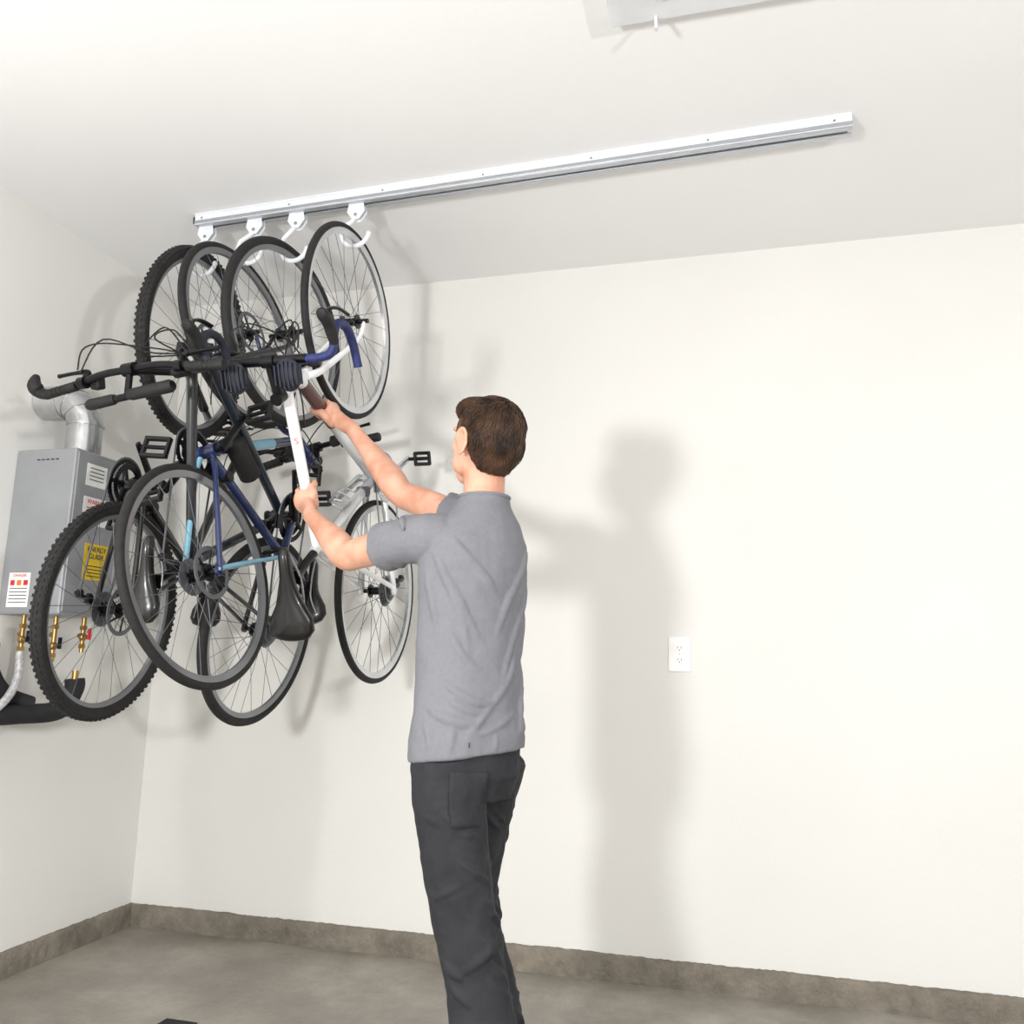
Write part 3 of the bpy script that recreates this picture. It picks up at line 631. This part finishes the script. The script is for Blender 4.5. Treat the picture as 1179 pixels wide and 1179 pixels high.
# shirt
sh=MB()
SR=[ring(-.648,2.05,.886,.152,.118,0,-.012,.012),ring(-.648,2.05,.915,.151,.117,0,-.012,.010),ring(-.651,2.055,1.0,.144,.112),ring(-.656,2.062,1.12,.138,.107),ring(-.662,2.075,1.25,.144,.111,-.004),ring(-.662,2.083,1.34,.153,.115,-.008),ring(-.660,2.088,1.405,.148,.106,-.01),ring(-.650,2.092,1.46,.108,.086,-.008),ring(-.642,2.094,1.505,.074,.070),ring(-.638,2.095,1.53,.062,.063)]
sh.loft(SR,m_shirt,36)
def ssurf(z,th,off=0.0):
    for i in range(len(SR)-1):
        z0=SR[i][0].z; z1=SR[i+1][0].z
        if z<=z1 or i==len(SR)-2:
            t=(z-z0)/(z1-z0); c=SR[i][0].lerp(SR[i+1][0],t); a=SR[i][1].lerp(SR[i+1][1],t); bb_=SR[i][2].lerp(SR[i+1][2],t)
            q=math.radians(th); d=a*math.cos(q)+bb_*math.sin(q); d.z=0
            return c+d+d.normalized()*off
def sfold(pts,r):
    P3=smoothpath([ssurf(z,t,-r*0.2) for z,t in pts],7); n=len(P3)
    sh.tube(P3,[max(.001,r*math.sin(math.pi*(i+.3)/(n-.4))) for i in range(n)],m_shirt,10)
for pts,r in (([(1.40,180),(1.33,205),(1.22,228),(1.10,240)],.012),([(1.37,176),(1.27,192),(1.15,205)],.011),([(1.42,200),(1.38,222),(1.31,250),(1.24,275)],.011),
    ([(1.43,330),(1.36,305),(1.25,280),(1.14,262)],.013),([(1.40,345),(1.28,318),(1.16,300)],.012),([(1.38,190),(1.30,215),(1.19,240),(1.12,262)],.009),
    ([(1.35,335),(1.24,310),(1.12,285),(1.02,270)],.010),([(1.31,345),(1.20,325),(1.08,305)],.010),
    ([(1.02,178),(.985,205),(.965,235),(.97,260)],.011),([(1.10,190),(1.04,222),(1.01,255),(1.03,290)],.011),([(1.17,300),(1.07,285),(.97,250),(.92,230)],.011),
    ([(1.06,200),(1.015,222),(.99,245),(.995,275)],.009),([(1.00,300),(.97,280),(.945,255),(.94,235)],.009),
    ([(1.13,330),(1.05,315),(.96,305),(.91,300)],.011),([(.99,340),(.95,310),(.93,280)],.010),([(1.2,210),(1.12,232),(1.06,262)],.010),([(.98,190),(.94,197),(.895,200)],.008),([(.97,225),(.93,222),(.895,220)],.008),([(.95,268),(.92,266),(.895,265)],.008)):
    sfold(pts,r)
def sleeve(S,E,n):
    e=S.lerp(E,n); c=V((-.655,2.088,1.39))
    P3=smoothpath([c.lerp(S,.55),S.lerp(c,.15),S.lerp(e,.5),e],4)
    sh.tube(P3,[.068,.067,.066,.064,.062,.061,.060,.059,.059,.060,.061,.062,.064],m_shirt,24)
    A=(e-S).normalized(); u=A.cross(ZV).normalized(); w=A.cross(u)
    for k in range(8):
        t=.1+.11*k; c_=S.lerp(e,t); a0=random.uniform(0,360)
        p_=[c_+A*random.uniform(-.025,.025)*(j-1)+u*math.cos(math.radians(a0+35*j))*.058+w*math.sin(math.radians(a0+35*j))*.058 for j in range(4)]
        P4=smoothpath(p_,5); sh.tube(P4,[max(.001,.007*math.sin(math.pi*(i+.3)/(len(P4)-.4))) for i in range(len(P4))],m_shirt,8)
sleeve(LS,LE,.46); sleeve(RS,RE,.40)
o=sh.obj("t_shirt",person,PI); remesh(o,0.0042,0.5,6)
tx=bpy.data.textures.new("fold_noise",'CLOUDS'); tx.noise_scale=0.12; tx.noise_depth=2
md=o.modifiers.new("folds","DISPLACE"); md.texture=tx; md.strength=0.016; md.mid_level=0.38; md.texture_coords='LOCAL'
b=MB(); b.tube([V((-.638,2.095,1.529))+rv*.065*math.cos(t)+fv*.066*math.sin(t) for t in [2*math.pi*i/32 for i in range(32)]],.0055,m_shirt,8,closed=True); b.obj("collar",person,PI)
for dx in(-.004,.004):
    b=MB(); b.cyl(ssurf(.925,238,.003)+V((dx,0,0)),ssurf(.913,238,.003)+V((dx,0,0)),.0012,m_ink,6); b.obj("hem_mark",person,PI)
# pants
pn=MB()
pn.loft([ring(-.645,2.05,.95,.126,.094),ring(-.645,2.05,.90,.135,.103),ring(-.646,2.052,.84,.138,.111),ring(-.648,2.055,.785,.112,.095)],m_pants,32)
for L in(LL,RL):
    P_=smoothpath(L,4); P_[-1].z=0.05
    pn.tube(P_,[.083,.083,.084,.083,.081,.079,.076,.074,.072,.071,.071,.072,.073,.074,.074,.074,.075],m_pants,24)
    for k in range(34):
        i=random.randint(2,14); c_=P_[i].lerp(P_[i+1],random.random()); a0=random.uniform(140,330); sl=random.uniform(-.06,.06); rr_=.078 if i<6 else .070
        p_=[c_+V((0,0,sl*(j-1.5)/1.5))+rv*math.cos(math.radians(a0+28*j))*rr_+fv*math.sin(math.radians(a0+28*j))*rr_ for j in range(4)]
        P4=smoothpath(p_,5); r9=random.uniform(.008,.011); pn.tube(P4,[max(.001,r9*math.sin(math.pi*(q+.3)/(len(P4)-.4))) for q in range(len(P4))],m_pants,8)
o=pn.obj("pants",person,PI); remesh(o,0.0042,0.5,4)
tx=bpy.data.textures.new("pants_folds",'CLOUDS'); tx.noise_scale=0.09; tx.noise_depth=2
md=o.modifiers.new("folds","DISPLACE"); md.texture=tx; md.strength=0.014; md.mid_level=0.45; md.texture_coords='LOCAL'
pants=o
def patch(outline,h,c,t1,n,name,off,thick):
    nx,ny=12,12; vs=[];fs=[]
    for j in range(ny+1):
        v=j/ny; hwid=outline(v)
        for i in range(nx+1):
            vs.append(c+t1*((i/nx-.5)*2*hwid)+V((0,0,(v-.5)*h))+n*0.03)
    for j in range(ny):
        for i in range(nx): k=j*(nx+1)+i; fs.append([k,k+1,k+nx+2,k+nx+1])
    b=MB(); b.add(vs,fs,m_pants); q=b.obj(name,person,PI,0,False)
    md=q.modifiers.new("wrap","SHRINKWRAP"); md.target=pants; md.wrap_method='NEAREST_SURFACEPOINT'; md.wrap_mode='ABOVE_SURFACE'; md.offset=off
    md=q.modifiers.new("thick","SOLIDIFY"); md.thickness=thick; md.offset=0
patch(lambda v:.052 if v>.25 else .040+.012*v/.25,.12,V((-.605,1.955,.80)),V((.95,.28,0)),V((.28,-.95,0)),"pocket",0.0035,0.003)
for L in(LL,RL):
    a=V(L[-1]); a.z=0
    b=MB()
    b.loft([(a+fv*y+V((0,0,z)),rv*w,V((0,0,h))) for (y,z,w,h) in((-.085,.05,.02,.03),(-.075,.055,.036,.045),(-.03,.06,.042,.05),(.03,.055,.044,.045),(.09,.04,.05,.032),(.15,.034,.048,.026),(.185,.03,.03,.018),(.195,.028,.012,.01))],m_shoe,20)
    sho=b.obj("shoe",person,PI)
    b=MB(); pts=[(-.09,.015),(-.08,.035),(-.03,.04),(.03,.043),(.09,.052),(.15,.05),(.185,.034),(.2,.012)]
    outl=[a+fv*y+rv*w for y,w in pts]+[a+fv*y-rv*w for y,w in pts[::-1]]; n=len(outl)
    b.add([p+V((0,0,.0)) for p in outl]+[p+V((0,0,.024)) for p in outl],[list(range(n))[::-1],list(range(n,2*n))]+[[k,(k+1)%n,n+(k+1)%n,n+k] for k in range(n)],m_sole,False)
    b.obj("sole",sho)
# ------------------------------------------------------------ lights
def light(name,loc,power,size,col,target=None):
    L=bpy.data.lights.new(name,'POINT'); L.energy=power; L.shadow_soft_size=size; L.color=col
    o=bpy.data.objects.new(name,L); COL.objects.link(o); o.location=loc; return o
light("work_lamp",(-1.20,-0.55,1.29),212,0.14,(1,0.995,0.98))
light("garage_lamp",(2.0,-0.45,1.5),182,0.08,(1,0.995,0.985))
w=bpy.data.worlds.new("world"); scene.world=w; w.use_nodes=True
w.node_tree.nodes["Background"].inputs[0].default_value=(1,1,1,1); w.node_tree.nodes["Background"].inputs[1].default_value=0.5
scene.view_settings.view_transform='Standard'
